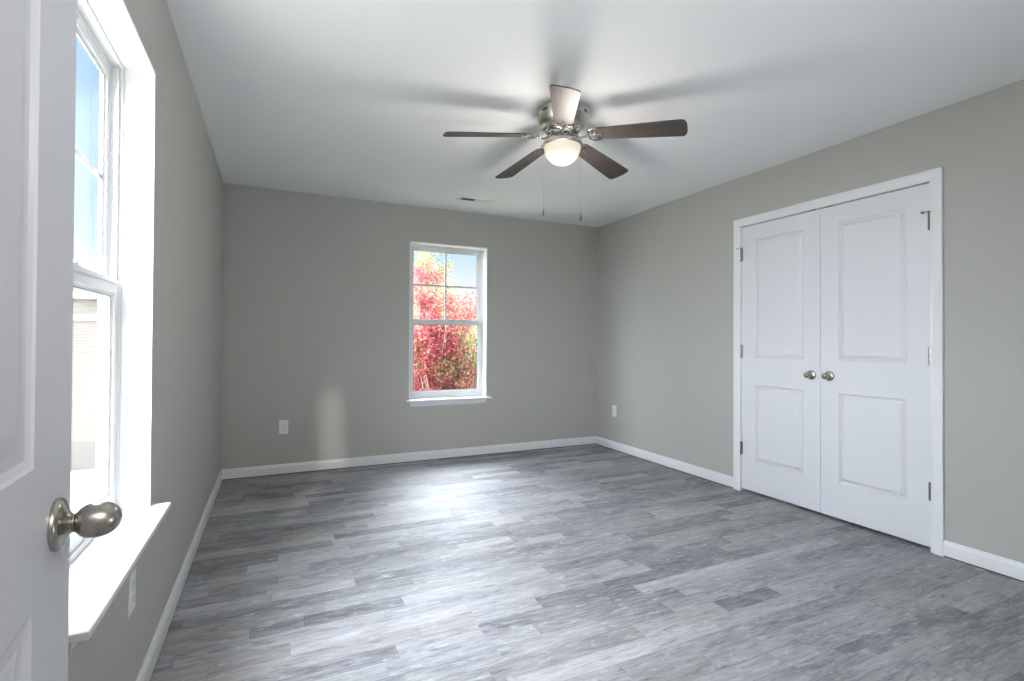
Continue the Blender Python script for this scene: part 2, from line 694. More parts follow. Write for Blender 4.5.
# ------------------------------------------------------------------ casings
CAS = [(0.0, 0.0), (0.0, 0.009), (0.006, 0.0115), (0.012, 0.0105), (0.018, 0.013), (0.040, 0.0165), (0.056, 0.0175), (0.0615, 0.015), (0.0615, 0.0)]
bm = bmesh.new()
# travel such that "left" is outward
path = [(CY0, 0.0), (CY0, CZ), (CY1, CZ), (CY1, 0.0)]
rings = sweep_rect(bm, path, CAS)
skin_rings(bm, rings, lambda a, b, h: (W - h, a, b))
cas = obj('trim_1', bm, m_trim)
struct(cas, 'white moulded casing around the closet doors', 'trim')
# jamb lining of the closet opening
bm = bmesh.new()
box(bm, W - 0.0, W + 0.115, CY0 - 0.0, CY0 + 0.0008, 0, CZ)
box(bm, W - 0.0, W + 0.115, CY1 - 0.0008, CY1, 0, CZ)
box(bm, W - 0.0, W + 0.115, CY0, CY1, CZ - 0.0008, CZ)
obj('jamb', bm, m_trim, cas)

bm = bmesh.new()
path = [(EX0, 0.0), (EX0, EZ), (EX1, EZ), (EX1, 0.0)]
rings = sweep_rect(bm, path, CAS)
skin_rings(bm, rings, lambda a, b, h: (a, N + h, b))
cas2 = obj('trim_2', bm, m_trim)
struct(cas2, 'white casing around the doorway', 'trim')
bm = bmesh.new()
box(bm, EX0 - 0.001, EX0 + 0.012, 0, N, 0, EZ)
box(bm, EX1 - 0.012, EX1 + 0.001, 0, N, 0, EZ)
box(bm, EX0 + 0.012, EX1 - 0.012, 0, N, EZ - 0.012, EZ)
obj('jamb', bm, m_trim, cas2)


# ------------------------------------------------------------------ panelled doors
def door_slab(bm, x0, x1, z0, z1, y_front, y_back, panels, mw=0.036, dep=0.013):
    """slab in the XZ plane; front face towards -Y at y_front, back at y_back; moulded panels on both faces"""
    xs = sorted({x0, x1, *[p[0] for p in panels], *[p[1] for p in panels]})
    zs = sorted({z0, z1, *[p[2] for p in panels], *[p[3] for p in panels]})
    steps = [(0.0, 0.0), (0.004, 0.0025), (0.012, dep), (mw * 0.5, dep), (mw * 0.62, dep * 0.72), (mw, 0.0012), (mw + 0.001, 0.0012)]
    for yf, s in ((y_front, 1), (y_back, -1)):
        for i in range(len(xs) - 1):
            for j in range(len(zs) - 1):
                a, b, c_, d = xs[i], xs[i + 1], zs[j], zs[j + 1]
                if any(abs(p[0] - a) < 1e-6 and abs(p[1] - b) < 1e-6 and abs(p[2] - c_) < 1e-6 and abs(p[3] - d) < 1e-6 for p in panels):
                    prev = None
                    for ins, dd in steps:
                        r = [bm.verts.new((u, yf + s * dd, v)) for u, v in ((a + ins, c_ + ins), (b - ins, c_ + ins), (b - ins, d - ins), (a + ins, d - ins))]
                        if prev:
                            for k in range(4):
                                bm.faces.new((prev[k], prev[(k + 1) % 4], r[(k + 1) % 4], r[k]))
                        prev = r
                    bm.faces.new(prev)
                else:
                    bm.faces.new([bm.verts.new(q) for q in ((a, yf, c_), (b, yf, c_), (b, yf, d), (a, yf, d))])
    for (p, q) in (((x0, z0), (x0, z1)), ((x1, z0), (x1, z1)), ((x0, z0), (x1, z0)), ((x0, z1), (x1, z1))):
        bm.faces.new([bm.verts.new(v) for v in ((p[0], y_front, p[1]), (q[0], y_front, q[1]), (q[0], y_back, q[1]), (p[0], y_back, p[1]))])
    bmesh.ops.remove_doubles(bm, verts=bm.verts[:], dist=1e-5)


def knob_mesh(scale=1.0):
    """door knob along -Y from the door face (y=0): rosette, neck, egg"""
    bm = bmesh.new()
    s = scale
    prof = [(0.0, 0.0), (0.0328, 0.0), (0.0332, 0.0035), (0.0318, 0.0062), (0.0280, 0.0085), (0.0200, 0.0112), (0.0145, 0.0140), (0.0122, 0.0165),
            (0.0110, 0.0180), (0.0124, 0.0188), (0.0124, 0.0200), (0.0104, 0.0206)]
    bm2 = prof[:]
    n = 22
    L0, L1, Rm = 0.0182, 0.0685, 0.0222
    for i in range(1, n + 1):
        u = i / n
        c_ = 2 * (u ** 0.90) - 1
        r = Rm * (max(0.0, 1 - abs(c_) ** 2.35)) ** 0.5
        if r < 0.0095 and u < 0.3:
            continue
        bm2.append((r if u < 1 else 0.0, L0 + (L1 - L0) * u))
    lathe(bm, [(r * s, -h * s) for r, h in bm2], 48, 'Y')
    return bm


def hinge(parent, loc, top_stop=0, m=None):
    """barrel hinge, knuckles on the room side; loc in the parent's frame"""
    bm = bmesh.new()
    L_ = 0.096
    for k in range(5):
        z0 = -L_ / 2 + k * L_ / 5
        lathe(bm, [(0, z0 + 0.0004), (0.0075, z0 + 0.0004), (0.0075, z0 + L_ / 5 - 0.0006), (0, z0 + L_ / 5 - 0.0006)], 14, 'Z')
    lathe(bm, [(0, L_ / 2), (0.0072, L_ / 2), (0.0066, L_ / 2 + 0.004), (0, L_ / 2 + 0.006)], 14, 'Z')
    lathe(bm, [(0, -L_ / 2 - 0.005), (0.0055, -L_ / 2 - 0.004), (0.0066, -L_ / 2), (0, -L_ / 2)], 14, 'Z')
    box(bm, -0.012, 0.012, 0.0035, 0.0062, -L_ / 2, L_ / 2)
    h = obj('hinge', bm, m or m_nickel, parent, True, loc)
    if top_stop:
        bm = bmesh.new()
        s = top_stop
        zt = L_ / 2 + 0.004
        lathe(bm, [(0, zt - 0.002), (0.011, zt - 0.002), (0.011, zt + 0.003), (0, zt + 0.003)], 16, 'Z')
        tube(bm, [(0, 0, zt), (s * 0.014, -0.006, zt + 0.001), (s * 0.030, -0.008, zt)], 0.0024, 8)
        lathe(bm, [(0, -0.020), (0.007, -0.019), (0.0085, -0.010), (0.006, -0.003), (0, -0.002)], 14, 'Y', (s * 0.034, 0.008, zt))
        st = obj('hinge_stop', bm, m_bronze, h, True)
    return h


# closet leaves: local frame x along the wall (away from far corner = +), front -Y is the room side
def closet_leaf(name, y_hinge, y_meet, label, side):
    """local x = 0 at the hinge edge going to the meeting edge"""
    wdt = abs(y_meet - y_hinge)
    root = empty(name, (W + 0.004, y_hinge, 0.0), 0)
    # local x axis -> world Y direction sign; local -Y -> world -X
    root.rotation_euler = (0, 0, -PI / 2)
    # rotation -90deg: local x -> world -Y ; local y -> world +X
    sgn = -1 if y_meet > y_hinge else 1
    x0, x1 = (0, wdt) if sgn == 1 else (-wdt, 0)
    st = 0.117
    bm = bmesh.new()
    pan = [(x0 + st, x1 - st, 0.247, 0.829), (x0 + st, x1 - st, 1.035, 1.935)]
    door_slab(bm, x0, x1, 0.022, 2.0455, 0.0, 0.035, pan)
    obj('door_slab', bm, m_door, root)
    kx = (x1 - 0.060) if sgn == 1 else (x0 + 0.060)
    obj('knob', knob_mesh(0.97), m_nickel, root, True, (kx, 0, 0.933))
    for i, z in enumerate((1.832, 1.080, 0.332)):
        hm = m_bronze if (sgn == -1 and i == 0) else m_nickel
        hinge(root, (0.0 - sgn * 0.001, -0.008, z), -1 if i == 0 else 0, hm)
    # ball catch on the head
    bm = bmesh.new()
    cx = (x1 - 0.055) if sgn == 1 else (x0 + 0.055)
    box(bm, cx - 0.022, cx + 0.022, 0.002, 0.027, 2.0456, 2.0512)
    o = obj('ball_catch', bm, m_dark, root)
    o['label'] = 'small dark catch plate above the door'
    struct(root, label, 'door')
    return root


closet_leaf('door_1', 2.8365, 2.2090, 'white two panel closet door farther from the viewer, hinged towards the room corner', 1)
closet_leaf('door_2', 1.5765, 2.2060, 'white two panel closet door nearer to the viewer, with the dark brass top hinge', -1)

# entry door, opened against the wall with the near window
A = math.radians(-3.5)
tv = Vector((math.sin(A), math.cos(A), 0))
nv = Vector((math.cos(A), -math.sin(A), 0))
K = Vector((0.130, 0.839, 0.917))   # a point 60 mm from the free edge
DW = 0.762
hinge_pt = K + tv * (0.060 - DW)
ed = empty('door_3', (hinge_pt.x, hinge_pt.y, 0))
# local x -> tv, local -y -> nv (room side)
ed.rotation_euler = (0, 0, math.atan2(tv.y, tv.x))
bm = bmesh.new()
stl = 0.149
door_slab(bm, 0, DW, 0.012, 2.040, 0.0, 0.035, [(stl, DW - stl, 0.25, 0.844), (stl, DW - stl, 1.006, 1.92)], mw=0.05, dep=0.005)
obj('door_slab', bm, m_entry, ed)
kn = obj('knob', knob_mesh(1.0), m_nickel, ed, True, (DW - 0.066, 0, 0.917))
bm = knob_mesh(0.62)
kb = obj('knob', bm, m_nickel, ed, True, (DW - 0.066, 0.035, 0.917))
kb.rotation_euler = (0, 0, PI)
bm = bmesh.new()
box(bm, DW - 0.0002, DW + 0.0010, 0.006, 0.029, 0.89, 0.945)
obj('latch_plate', bm, m_nickel, ed)
bm = bmesh.new()
box(bm, DW + 0.001, DW + 0.009, 0.011, 0.024, 0.909, 0.925, 0.003)
obj('latch', bm, m_nickel, ed)
for z in (0.25, 1.05, 1.82):
    hinge(ed, (-0.004, -0.006, z))
struct(ed, 'open white panelled entry door with a satin nickel knob', 'door')


# ------------------------------------------------------------------ windows
def window(name, o, ex, ey, width, z0, z1, label, screen=False):
    """double hung window. local frame: x along the opening (0..width), y outward, z up; origin at the opening's interior lower corner"""
    root = empty(name)
    root.matrix_world = Matrix(((ex.x, ey.x, 0, o.x), (ex.y, ey.y, 0, o.y), (0, 0, 1, 0), (0, 0, 0, 1)))
    h0, h1 = z0, z1
    mid = (h0 + h1) / 2 - 0.005
    # painted jamb boards (return)
    rd = 0.085
    bm = bmesh.new()
    e = 0.010
    box(bm, 0, e, -0.0015, rd, h0, h1)
    box(bm, width - e, width, -0.0015, rd, h0, h1)
    box(bm, e, width - e, -0.0015, rd, h1 - e, h1)
    obj('jamb_lining', bm, m_trim, root)
    # vinyl frame with steps
    bm = bmesh.new()
    fw = 0.026
    def ring(a, y0, y1, wd, b=0.002, zlo=h0, zhi=h1):
        """rectangular ring inset a, width wd"""
        x0, x1, c0, c1 = a, width - a, zlo + a, zhi - a
        for q in ((x0, x0 + wd, c0, c1), (x1 - wd, x1, c0, c1)):
            box(bm, q[0], q[1], y0, y1, q[2], q[3])
        box(bm, x0 + wd, x1 - wd, y0, y1, c0, c0 + wd)
        box(bm, x0 + wd, x1 - wd, y0, y1, c1 - wd, c1)
    ring(0.002, rd, rd + 0.010, 0.016)
    ring(0.002, rd + 0.010, T - 0.002, 0.012)
    ring(0.002, rd + 0.030, rd + 0.034, 0.022)
    ring(-0.03, T, T + 0.002, 0.050)
    obj('window_frame', bm, m_vinyl, root)
    a = 0.016
    # sash rings: (profile with inner glazing bead)
    def sash(nm, y0, y1, zlo, zhi, stile, rb, rt, grille):
        bm = bmesh.new()
        x0, x1 = a, width - a
        def fr(ins, yy0, yy1, s, b_, t_):
            box(bm, x0 + ins, x0 + s, yy0, yy1, zlo + ins, zhi - ins)
            box(bm, x1 - s, x1 - ins, yy0, yy1, zlo + ins, zhi - ins)
            box(bm, x0 + s, x1 - s, yy0, yy1, zlo + ins, zlo + b_)
            box(bm, x0 + s, x1 - s, yy0, yy1, zhi - t_, zhi - ins)
        fr(0.0, y0, y1, stile, rb, rt)
        ym = (y0 + y1) / 2
        # bevelled glazing bead (room side)
        for (u0, u1, v0, v1, dx, dz) in ((x0 + stile, x0 + stile, zlo + rb, zhi - rt, 1, 0), (x1 - stile, x1 - stile, zlo + rb, zhi - rt, -1, 0)):
            vs_ = [bm.verts.new(q) for q in ((u0, y0 + 0.003, v0), (u0, y0 + 0.003, v1), (u0 + dx * 0.010, ym - 0.002, v1 - 0.0), (u0 + dx * 0.010, ym - 0.002, v0), (u0, ym, v0), (u0, ym, v1))]
            bm.faces.new((vs_[0], vs_[1], vs_[2], vs_[3]))
            bm.faces.new((vs_[3], vs_[2], vs_[5], vs_[4]))
        for (v, dz) in ((zlo + rb, 1), (zhi - rt, -1)):
            vs_ = [bm.verts.new(q) for q in ((x0 + stile, y0 + 0.003, v), (x1 - stile, y0 + 0.003, v), (x1 - stile, ym - 0.002, v + dz * 0.010), (x0 + stile, ym - 0.002, v + dz * 0.010), (x0 + stile, ym, v), (x1 - stile, ym, v))]
            bm.faces.new((vs_[0], vs_[1], vs_[2], vs_[3]))
            bm.faces.new((vs_[3], vs_[2], vs_[5], vs_[4]))
        so = obj(nm, bm, m_vinyl, root)
        bm = bmesh.new()
        gx0, gx1, gz0, gz1 = x0 + stile - 0.004, x1 - stile + 0.004, zlo + rb - 0.004, zhi - rt + 0.004
        bm.faces.new([bm.verts.new(q) for q in ((gx0, ym, gz0), (gx1, ym, gz0), (gx1, ym, gz1), (gx0, ym, gz1))])
        obj('pane', bm, m_glass, so)
        # thin dark seal around the glass
        bm = bmesh.new()
        q = 0.0022
        ix0, ix1, iz0, iz1 = x0 + stile + 0.0095, x1 - stile - 0.0095, zlo + rb + 0.0095, zhi - rt - 0.0095
        for b_ in ((ix0, ix0 + q, iz0, iz1), (ix1 - q, ix1, iz0, iz1), (ix0 + q, ix1 - q, iz0, iz0 + q), (ix0 + q, ix1 - q, iz1 - q, iz1)):
            box(bm, b_[0], b_[1], ym - 0.0035, ym - 0.001, b_[2], b_[3])
        obj('seal', bm, m_gasket, so)
        if grille:
            bm = bmesh.new()
            cx_, cz_ = (gx0 + gx1) / 2, (gz0 + gz1) / 2
            gw = 0.009
            box(bm, cx_ - gw, cx_ + gw, ym + 0.001, ym + 0.007, gz0, gz1)
            box(bm, gx0, cx_ - gw, ym + 0.0012, ym + 0.0068, cz_ - gw, cz_ + gw)
            box(bm, cx_ + gw, gx1, ym + 0.0012, ym + 0.0068, cz_ - gw, cz_ + gw)
            obj('grille', bm, m_vinyl, so)
        return so
    sash('upper_sash', rd + 0.034, rd + 0.054, mid - 0.020, h1 - a, 0.042, 0.036, 0.040, True)
    ls = sash('lower_sash', rd + 0.008, rd + 0.031, h0 + a - 0.004, mid + 0.026, 0.042, 0.052, 0.046, False)
    # lift lip along the top of the lower sash + side jamb liners
    bm = bmesh.new()
    box(bm, a + 0.02, width - a - 0.02, rd + 0.001, rd + 0.008, mid + 0.010, mid + 0.022, 0.002)
    obj('sash_rail', bm, m_vinyl, root)
    bm = bmesh.new()
    for sx_ in (0, 1):
        X_ = lambda v: v if sx_ == 0 else width - v
        x0_, x1_ = sorted((X_(0.014), X_(0.020)))
        box(bm, x0_, x1_, rd + 0.011, rd + 0.030, mid + 0.026, h1 - 0.016)
        x0_, x1_ = sorted((X_(0.014), X_(0.034)))
        box(bm, x0_, x1_, rd + 0.010, rd + 0.014, mid + 0.03, h1 - 0.05)
    obj('jamb_liner', bm, m_vinyl, root)
    # cam lock(s) on the meeting rail
    cxs = [width / 2]
    for q in cxs:
        bm = bmesh.new()
        box(bm, q - 0.030, q + 0.030, rd + 0.009, rd + 0.030, mid + 0.026, mid + 0.031, 0.0015)
        lathe(bm, [(0, mid + 0.031), (0.014, mid + 0.031), (0.013, mid + 0.041), (0, mid + 0.043)], 20, 'Z', (q, rd + 0.020, 0))
        box(bm, q - 0.004, q + 0.034, rd + 0.015, rd + 0.023, mid + 0.035, mid + 0.042, 0.002)
        obj('sash_lock', bm, m_vinyl, root)
    # interior stool with horns
    bm = bmesh.new()
    hn = 0.034
    pr_ = 0.056
    th = 0.018
    zt = h0
    out = [(-hn, 0.0), (-hn, -pr_), (width + hn, -pr_), (width + hn, 0.0), (width, 0.0), (width, rd + 0.002), (0, rd + 0.002), (0, 0.0)]
    top = [bm.verts.new((x, y, zt)) for x, y in out]
    bot = [bm.verts.new((x, y, zt - th)) for x, y in out]
    bm.faces.new(top); bm.faces.new(bot[::-1])
    fe = []
    for i in range(len(out)):
        j = (i + 1) % len(out)
        f_ = bm.faces.new((top[i], top[j], bot[j], bot[i]))
        if i in (0, 1, 2):
            fe.append(f_)
    es = [ed_ for f_ in fe for ed_ in f_.edges if abs(ed_.verts[0].co.z - ed_.verts[1].co.z) < 1e-6]
    bmesh.ops.bevel(bm, geom=es, offset=0.004, segments=3, profile=0.5, affect='EDGES')
    obj('window_stool', bm, m_trim, root)
    # apron, moulded, ends returned at an angle
    bm = bmesh.new()
    pf = [(0.0, 0.0), (0.014, 0.0), (0.014, -0.008), (0.0165, -0.016), (0.013, -0.040), (0.010, -0.046), (0.0, -0.050)]
    R = []
    for xe, sg in ((0.004, 1), (width - 0.004, -1)):
        R.append([bm.verts.new((xe + sg * (-d_) * 0.30, -q_, zt - th + d_)) for q_, d_ in pf])
    for i in range(len(pf)):
        j = (i + 1) % len(pf)
        bm.faces.new((R[0][i], R[0][j], R[1][j], R[1][i]))
    bm.faces.new(R[0][::-1]); bm.faces.new(R[1])
    obj('apron', bm, m_trim, root)
    if screen:
        bm = bmesh.new()
        y_ = rd + 0.0525
        bm.faces.new([bm.verts.new(q) for q in ((0.03, y_, h0 + 0.02), (width - 0.03, y_, h0 + 0.02), (width - 0.03, y_, mid - 0.026), (0.03, y_, mid - 0.026))])
        sc_ = obj('insect_screen', bm, m_screen, root)
        bm = bmesh.new()
        for b_ in ((0.018, 0.034, h0 + 0.01, mid - 0.021), (width - 0.034, width - 0.018, h0 + 0.01, mid - 0.021), (0.034, width - 0.034, h0 + 0.01, h0 + 0.026), (0.034, width - 0.034, mid - 0.037, mid - 0.021)):
            box(bm, b_[0], b_[1], y_ - 0.003, y_ + 0.003, b_[2], b_[3])
        obj('screen_frame', bm, m_vinyl, sc_)
    struct(root, label, 'window')
    return root


# left window: local x runs along +Y, outward = -X  (left-handed basis would mirror; use x along -Y)
window('window_1', Vector((0, WL['a0'], 0)), Vector((0, 1, 0)), Vector((-1, 0, 0)), WL['a1'] - WL['a0'], WL['z0'], WL['z1'],
       'white double hung window beside the open entry door', screen=True)
window('window_2', Vector((WF['a1'], D, 0)), Vector((-1, 0, 0)), Vector((0, 1, 0)), WF['a1'] - WF['a0'], WF['z0'], WF['z1'],
       'white double hung window looking onto a red leaved tree')


# ------------------------------------------------------------------ outlets
def outlet():
    """faces -Y in its own frame, plate centre at origin"""
    root = empty('wall_outlet')
    bm = bmesh.new()
    box(bm, -0.036, 0.036, -0.0052, -0.0002, -0.060, 0.060, 0.0022)
    obj('cover_plate', bm, m_plate, root)
    for s in (-1, 1):
        bm = bmesh.new()
        zc = s * 0.0195
        segs = []
        for k in range(24):
            a_ = 2 * PI * k / 24
            segs.append((0.0172 * math.cos(a_), zc + max(-0.0142, min(0.0142, 0.0172 * math.sin(a_)))))
        f0 = [bm.verts.new((x, -0.0050, z)) for x, z in segs]
        f1 = [bm.verts.new((x * 0.97, -0.0072, zc + (z - zc) * 0.97)) for x, z in segs]
        for k in range(24):
            k2 = (k + 1) % 24
            bm.faces.new((f0[k], f0[k2], f1[k2], f1[k]))
        bm.faces.new(f1)
        rc = obj('receptacle', bm, m_plate, root)
        bm = bmesh.new()
        box(bm, -0.0072, -0.0052, -0.0076, -0.0070, zc - 0.001, zc + 0.008)
        box(bm, 0.0052, 0.0072, -0.0076, -0.0070, zc - 0.000, zc + 0.0065)
        lathe(bm, [(0, -0.0070), (0.0026, -0.0070), (0.0026, -0.0076), (0, -0.0076)], 10, 'Y', (0, 0, zc - 0.0075))
        obj('slot', bm, m_slot, rc)
    bm = bmesh.new()
    lathe(bm, [(0, -0.0050), (0.003, -0.0050), (0.0028, -0.0062), (0, -0.0066)], 12, 'Y')
    obj('screw', bm, m_plate, root)
    return root


o1 = outlet()
o1.location = (0.468, D, 0.405)
tag(o1, 'white outlet cover low on the window wall near the dark corner', 'outlet', 'wall outlets')
o2 = copy_tree(o1)
o2.location = (W, 4.463, 0.412)
o2.rotation_euler = (0, 0, -PI / 2)
tag(o2, 'small white outlet between the room corner and the closet', 'outlet', 'wall outlets')
o3 = copy_tree(o1)
o3.location = (0, 1.868, 0.398)
o3.rotation_euler = (0, 0, PI / 2)
tag(o3, 'white outlet seen edge-on just below the big window sill', 'outlet', 'wall outlets')

# ------------------------------------------------------------------ ceiling vent
vt = empty('ceiling_vent', (2.045, 4.352, H))
bm = bmesh.new()
VW, VD = 0.165, 0.062
iw, idp = VW - 0.024, VD - 0.020
for b_ in ((-VW, -iw, -VD, VD), (iw, VW, -VD, VD), (-iw, iw, -VD, -idp), (-iw, iw, idp, VD), (-0.006, 0.006, -idp, idp)):
    box(bm, b_[0], b_[1], b_[2], b_[3], -0.006, -0.0002)
obj('vent_frame', bm, m_vent, vt)
bm = bmesh.new()
box(bm, -iw, iw, -idp, idp, -0.0012, -0.0003)
g = obj('duct', bm, mat('duct_shadow_grey', (0.10, 0.10, 0.105), 0.7), vt)
bm = bmesh.new()
for k in range(24):
    x = -iw + 0.008 + k * (2 * iw - 0.016) / 23
    s = -1 if x < 0 else 1
    dx = 0.0040 * s
    vs_ = [bm.verts.new(q) for q in ((x - dx, -idp, -0.0015), (x - dx, idp, -0.0015), (x + dx, idp, -0.0085), (x + dx, -idp, -0.0085))]
    vt2 = [bm.verts.new(q.co + Vector((0.0008, 0, 0))) for q in vs_]
    bm.faces.new(vs_); bm.faces.new(vt2[::-1])
    for i in range(4):
        bm.faces.new((vs_[i], vs_[(i + 1) % 4], vt2[(i + 1) % 4], vt2[i]))
obj('louvers', bm, m_vent, vt)
tag(vt, 'white two way air register on the ceiling above the far window', 'vent')

# ------------------------------------------------------------------ ceiling fan
FX, FY = 1.833, 2.453
fan = empty('ceiling_fan', (FX, FY, H))
tag(fan, 'flush mount ceiling fan with five dark walnut blades and a lit frosted bowl', 'ceiling fan')
# everything below is relative to the ceiling (z = 0)
bm = bmesh.new()
lathe(bm, [(0, -0.0005), (0.140, -0.0005), (0.146, -0.004), (0.147, -0.012), (0.142, -0.018), (0.139, -0.022), (0.139, -0.040), (0.143, -0.044), (0.142, -0.052),
           (0.136, -0.062), (0.130, -0.076), (0.122, -0.088), (0.108, -0.096), (0.0, -0.096)], 56, 'Z')
hs = obj('motor_housing', bm, m_fan, fan, True)
def slot_bm():
    bm = bmesh.new()
    n_ = 8
    a1 = 2 * PI * 0.5 / 10
    rows = [[], [], [], []]
    for i in range(n_ + 1):
        a_ = -a1 / 2 + a1 * i / n_
        tt = abs(2 * i / n_ - 1)
        zz = 0.0065 * math.sqrt(max(0.02, 1 - tt ** 4))
        for q, (r_, z_) in enumerate(((0.1396, -zz), (0.1396, zz), (0.137, zz), (0.137, -zz))):
            rows[q].append(bm.verts.new((r_ * math.cos(a_), r_ * math.sin(a_), -0.031 + z_)))
    for i in range(n_):
        for q in range(4):
            q2 = (q + 1) % 4
            bm.faces.new((rows[q][i], rows[q][i + 1], rows[q2][i + 1], rows[q2][i]))
    return bm


slot0 = obj('vent_slot', slot_bm(), m_dark, hs)
slot0['label'] = 'dark vent slot'
for k in range(10):
    so_ = slot0 if k == 0 else slot0.copy()
    if k:
        C.objects.link(so_)
        so_.parent = hs
    so_.rotation_euler = (0, 0, 2 * PI * (k + 0.47) / 10)
bm = bmesh.new()
lathe(bm, [(0, -0.095), (0.098, -0.095), (0.102, -0.099), (0.102, -0.110), (0.096, -0.116), (0.072, -0.120), (0.066, -0.126), (0.066, -0.138), (0.050, -0.144), (0.044, -0.150), (0.044, -0.162), (0.058, -0.168), (0.058, -0.173), (0, -0.173)], 48, 'Z')
obj('flywheel', bm, m_chrome, fan, True)
bm = bmesh.new()
lathe(bm, [(0, -0.170), (0.070, -0.170), (0.094, -0.174), (0.108, -0.180), (0.112, -0.186), (0.112, -0.198), (0.107, -0.202), (0.103, -0.203), (0.103, -0.196), (0, -0.196)], 56, 'Z')
fit_ = obj('light_fitter', bm, m_fan, fan, True)
for k in range(3):
    a_ = 2 * PI * k / 3 + 0.5
    d_ = Vector((math.cos(a_), math.sin(a_), 0))
    bm = bmesh.new()
    tube(bm, [d_ * 0.104 + Vector((0, 0, -0.192)), d_ * 0.114 + Vector((0, 0, -0.192)), d_ * 0.1142 + Vector((0, 0, -0.192)), d_ * 0.119 + Vector((0, 0, -0.192))], [0.0035, 0.0035, 0.0055, 0.0055], 8)
    obj('thumb_screw', bm, m_chrome, fit_, True)
bm = bmesh.new()
prof = []
for i in range(17):
    a_ = (PI / 2) * i / 16
    prof.append((0.1015 * math.cos(a_), -0.098 * math.sin(a_)))
prof[-1] = (0, -0.098)
lathe(bm, [(0.099, 0.005)] + prof, 56, 'Z')
bowl = obj('glass_bowl', bm, m_bowl, fan, True, (0, 0, -0.203))
bowl['label'] = 'glowing frosted glass bowl'

lamp_d = bpy.data.lights.new('fan_bulb', 'POINT')
lamp_d.energy = FAN_LAMP
lamp_d.color = (1.0, 0.92, 0.83)
lamp_d.shadow_soft_size = 0.07
lamp = bpy.data.objects.new('fan_bulb', lamp_d)
C.objects.link(lamp)
lamp.parent = fan
lamp.location = (0, 0, -0.365)
bowl.visible_shadow = True


PITCH = math.radians(-12.5)
DROOP = math.radians(5.0)
TH0 = 2.938
R0, R1, Z0 = 0.168, 0.660, -0.153
BLADE_M = Matrix.Translation((R0, 0, Z0)) @ Matrix.Rotation(DROOP, 4, 'Y') @ Matrix.Rotation(PITCH, 4, 'X') @ Matrix.Translation((-R0, 0, 0))


def blade_iron():
    """radial +x; S arm from the flywheel hub down and out to scrolls under the blade root"""
    bm = bmesh.new()
    def B(x, y, z=-0.0065):
        return BLADE_M @ Vector((x, y, z))
    pts = [(0.060, 0, -0.132), (0.076, 0, -0.146), (0.094, 0, -0.160), (0.112, 0, -0.166), (0.130, 0, -0.163), B(0.150, 0), B(0.165, 0)]
    tube(bm, pts, [0.010, 0.008, 0.0065, 0.006, 0.006, 0.0065, 0.006], 10)
    lathe(bm, [(0, -0.128), (0.012, -0.128), (0.014, -0.122), (0.014, -0.112), (0, -0.110)], 14, 'Z', (0.088, 0, 0))
    for s in (-1, 1):
        c_pts = []
        for i in range(21):
            u = i / 20
            a_ = PI + u * PI * 1.75
            r_ = 0.027 * (1 - 0.62 * u)
            c_pts.append(B(0.178 + r_ * math.cos(a_), s * (0.026 + r_ * math.sin(a_) * -1.0)))
        tube(bm, c_pts, [0.0052 - 0.0022 * (i / 20) for i in range(21)], 8, 0.8)
        tube(bm, [B(0.150, 0), B(0.152, s * 0.022), B(0.160, s * 0.042), B(0.178, s * 0.053), B(0.200, s * 0.050), B(0.214, s * 0.040)], [0.006, 0.006, 0.0055, 0.005, 0.005, 0.004], 8, 0.8)
        tube(bm, [B(0.210, s * 0.040, -0.001), B(0.210, s * 0.040, -0.011)], [0.008, 0.0065], 12)
    tube(bm, [B(0.150, 0), B(0.190, 0), B(0.226, 0)], [0.0065, 0.0055, 0.004], 8, 0.8)
    tube(bm, [B(0.228, 0, -0.001), B(0.228, 0, -0.011)], [0.008, 0.0065], 12)
    return bm


def blade_bm():
    """outline: narrow rounded root, widening to the rounded tip"""
    bm = bmesh.new()
    w0, w1 = 0.046, 0.071
    def hw(x):
        return w0 + (w1 - w0) * ((x - R0) / (R1 - R0)) ** 0.85
    up = [(R0 - 0.003, 0.010), (R0 + 0.003, 0.028), (R0 + 0.014, 0.041)]
    n = 12
    for i in range(n + 1):
        x = R0 + 0.028 + (R1 - 0.030 - R0 - 0.028) * i / n
        up.append((x, hw(x)))
    up += [(R1 - 0.016, w1 * 0.965), (R1 - 0.007, w1 * 0.88), (R1 - 0.001, w1 * 0.72), (R1 + 0.004, w1 * 0.40), (R1 + 0.005, 0.0)]
    out = up + [(x, -y) for x, y in up[:-1]][::-1]
    th = 0.0055
    top = [bm.verts.new((x, y, th / 2)) for x, y in out]
    bot = [bm.verts.new((x, y, -th / 2)) for x, y in out]
    bm.faces.new(top); bm.faces.new(bot[::-1])
    for i in range(len(out)):
        j = (i + 1) % len(out)
        bm.faces.new((top[i], top[j], bot[j], bot[i]))
    return bm


iron0 = obj('blade_iron', blade_iron(), m_chrome, fan, True)
blade0 = obj('blade', blade_bm(), m_blade, fan)
for k in range(5):
    ang = TH0 + k * 2 * PI / 5
    ir, bl = iron0, blade0
    if k:
        ir = iron0.copy(); C.objects.link(ir); ir.parent = fan
        bl = blade0.copy(); C.objects.link(bl); bl.parent = fan
    ir.rotation_euler = (0, 0, ang)
    bl.matrix_local = Matrix.Rotation(ang, 4, 'Z') @ BLADE_M

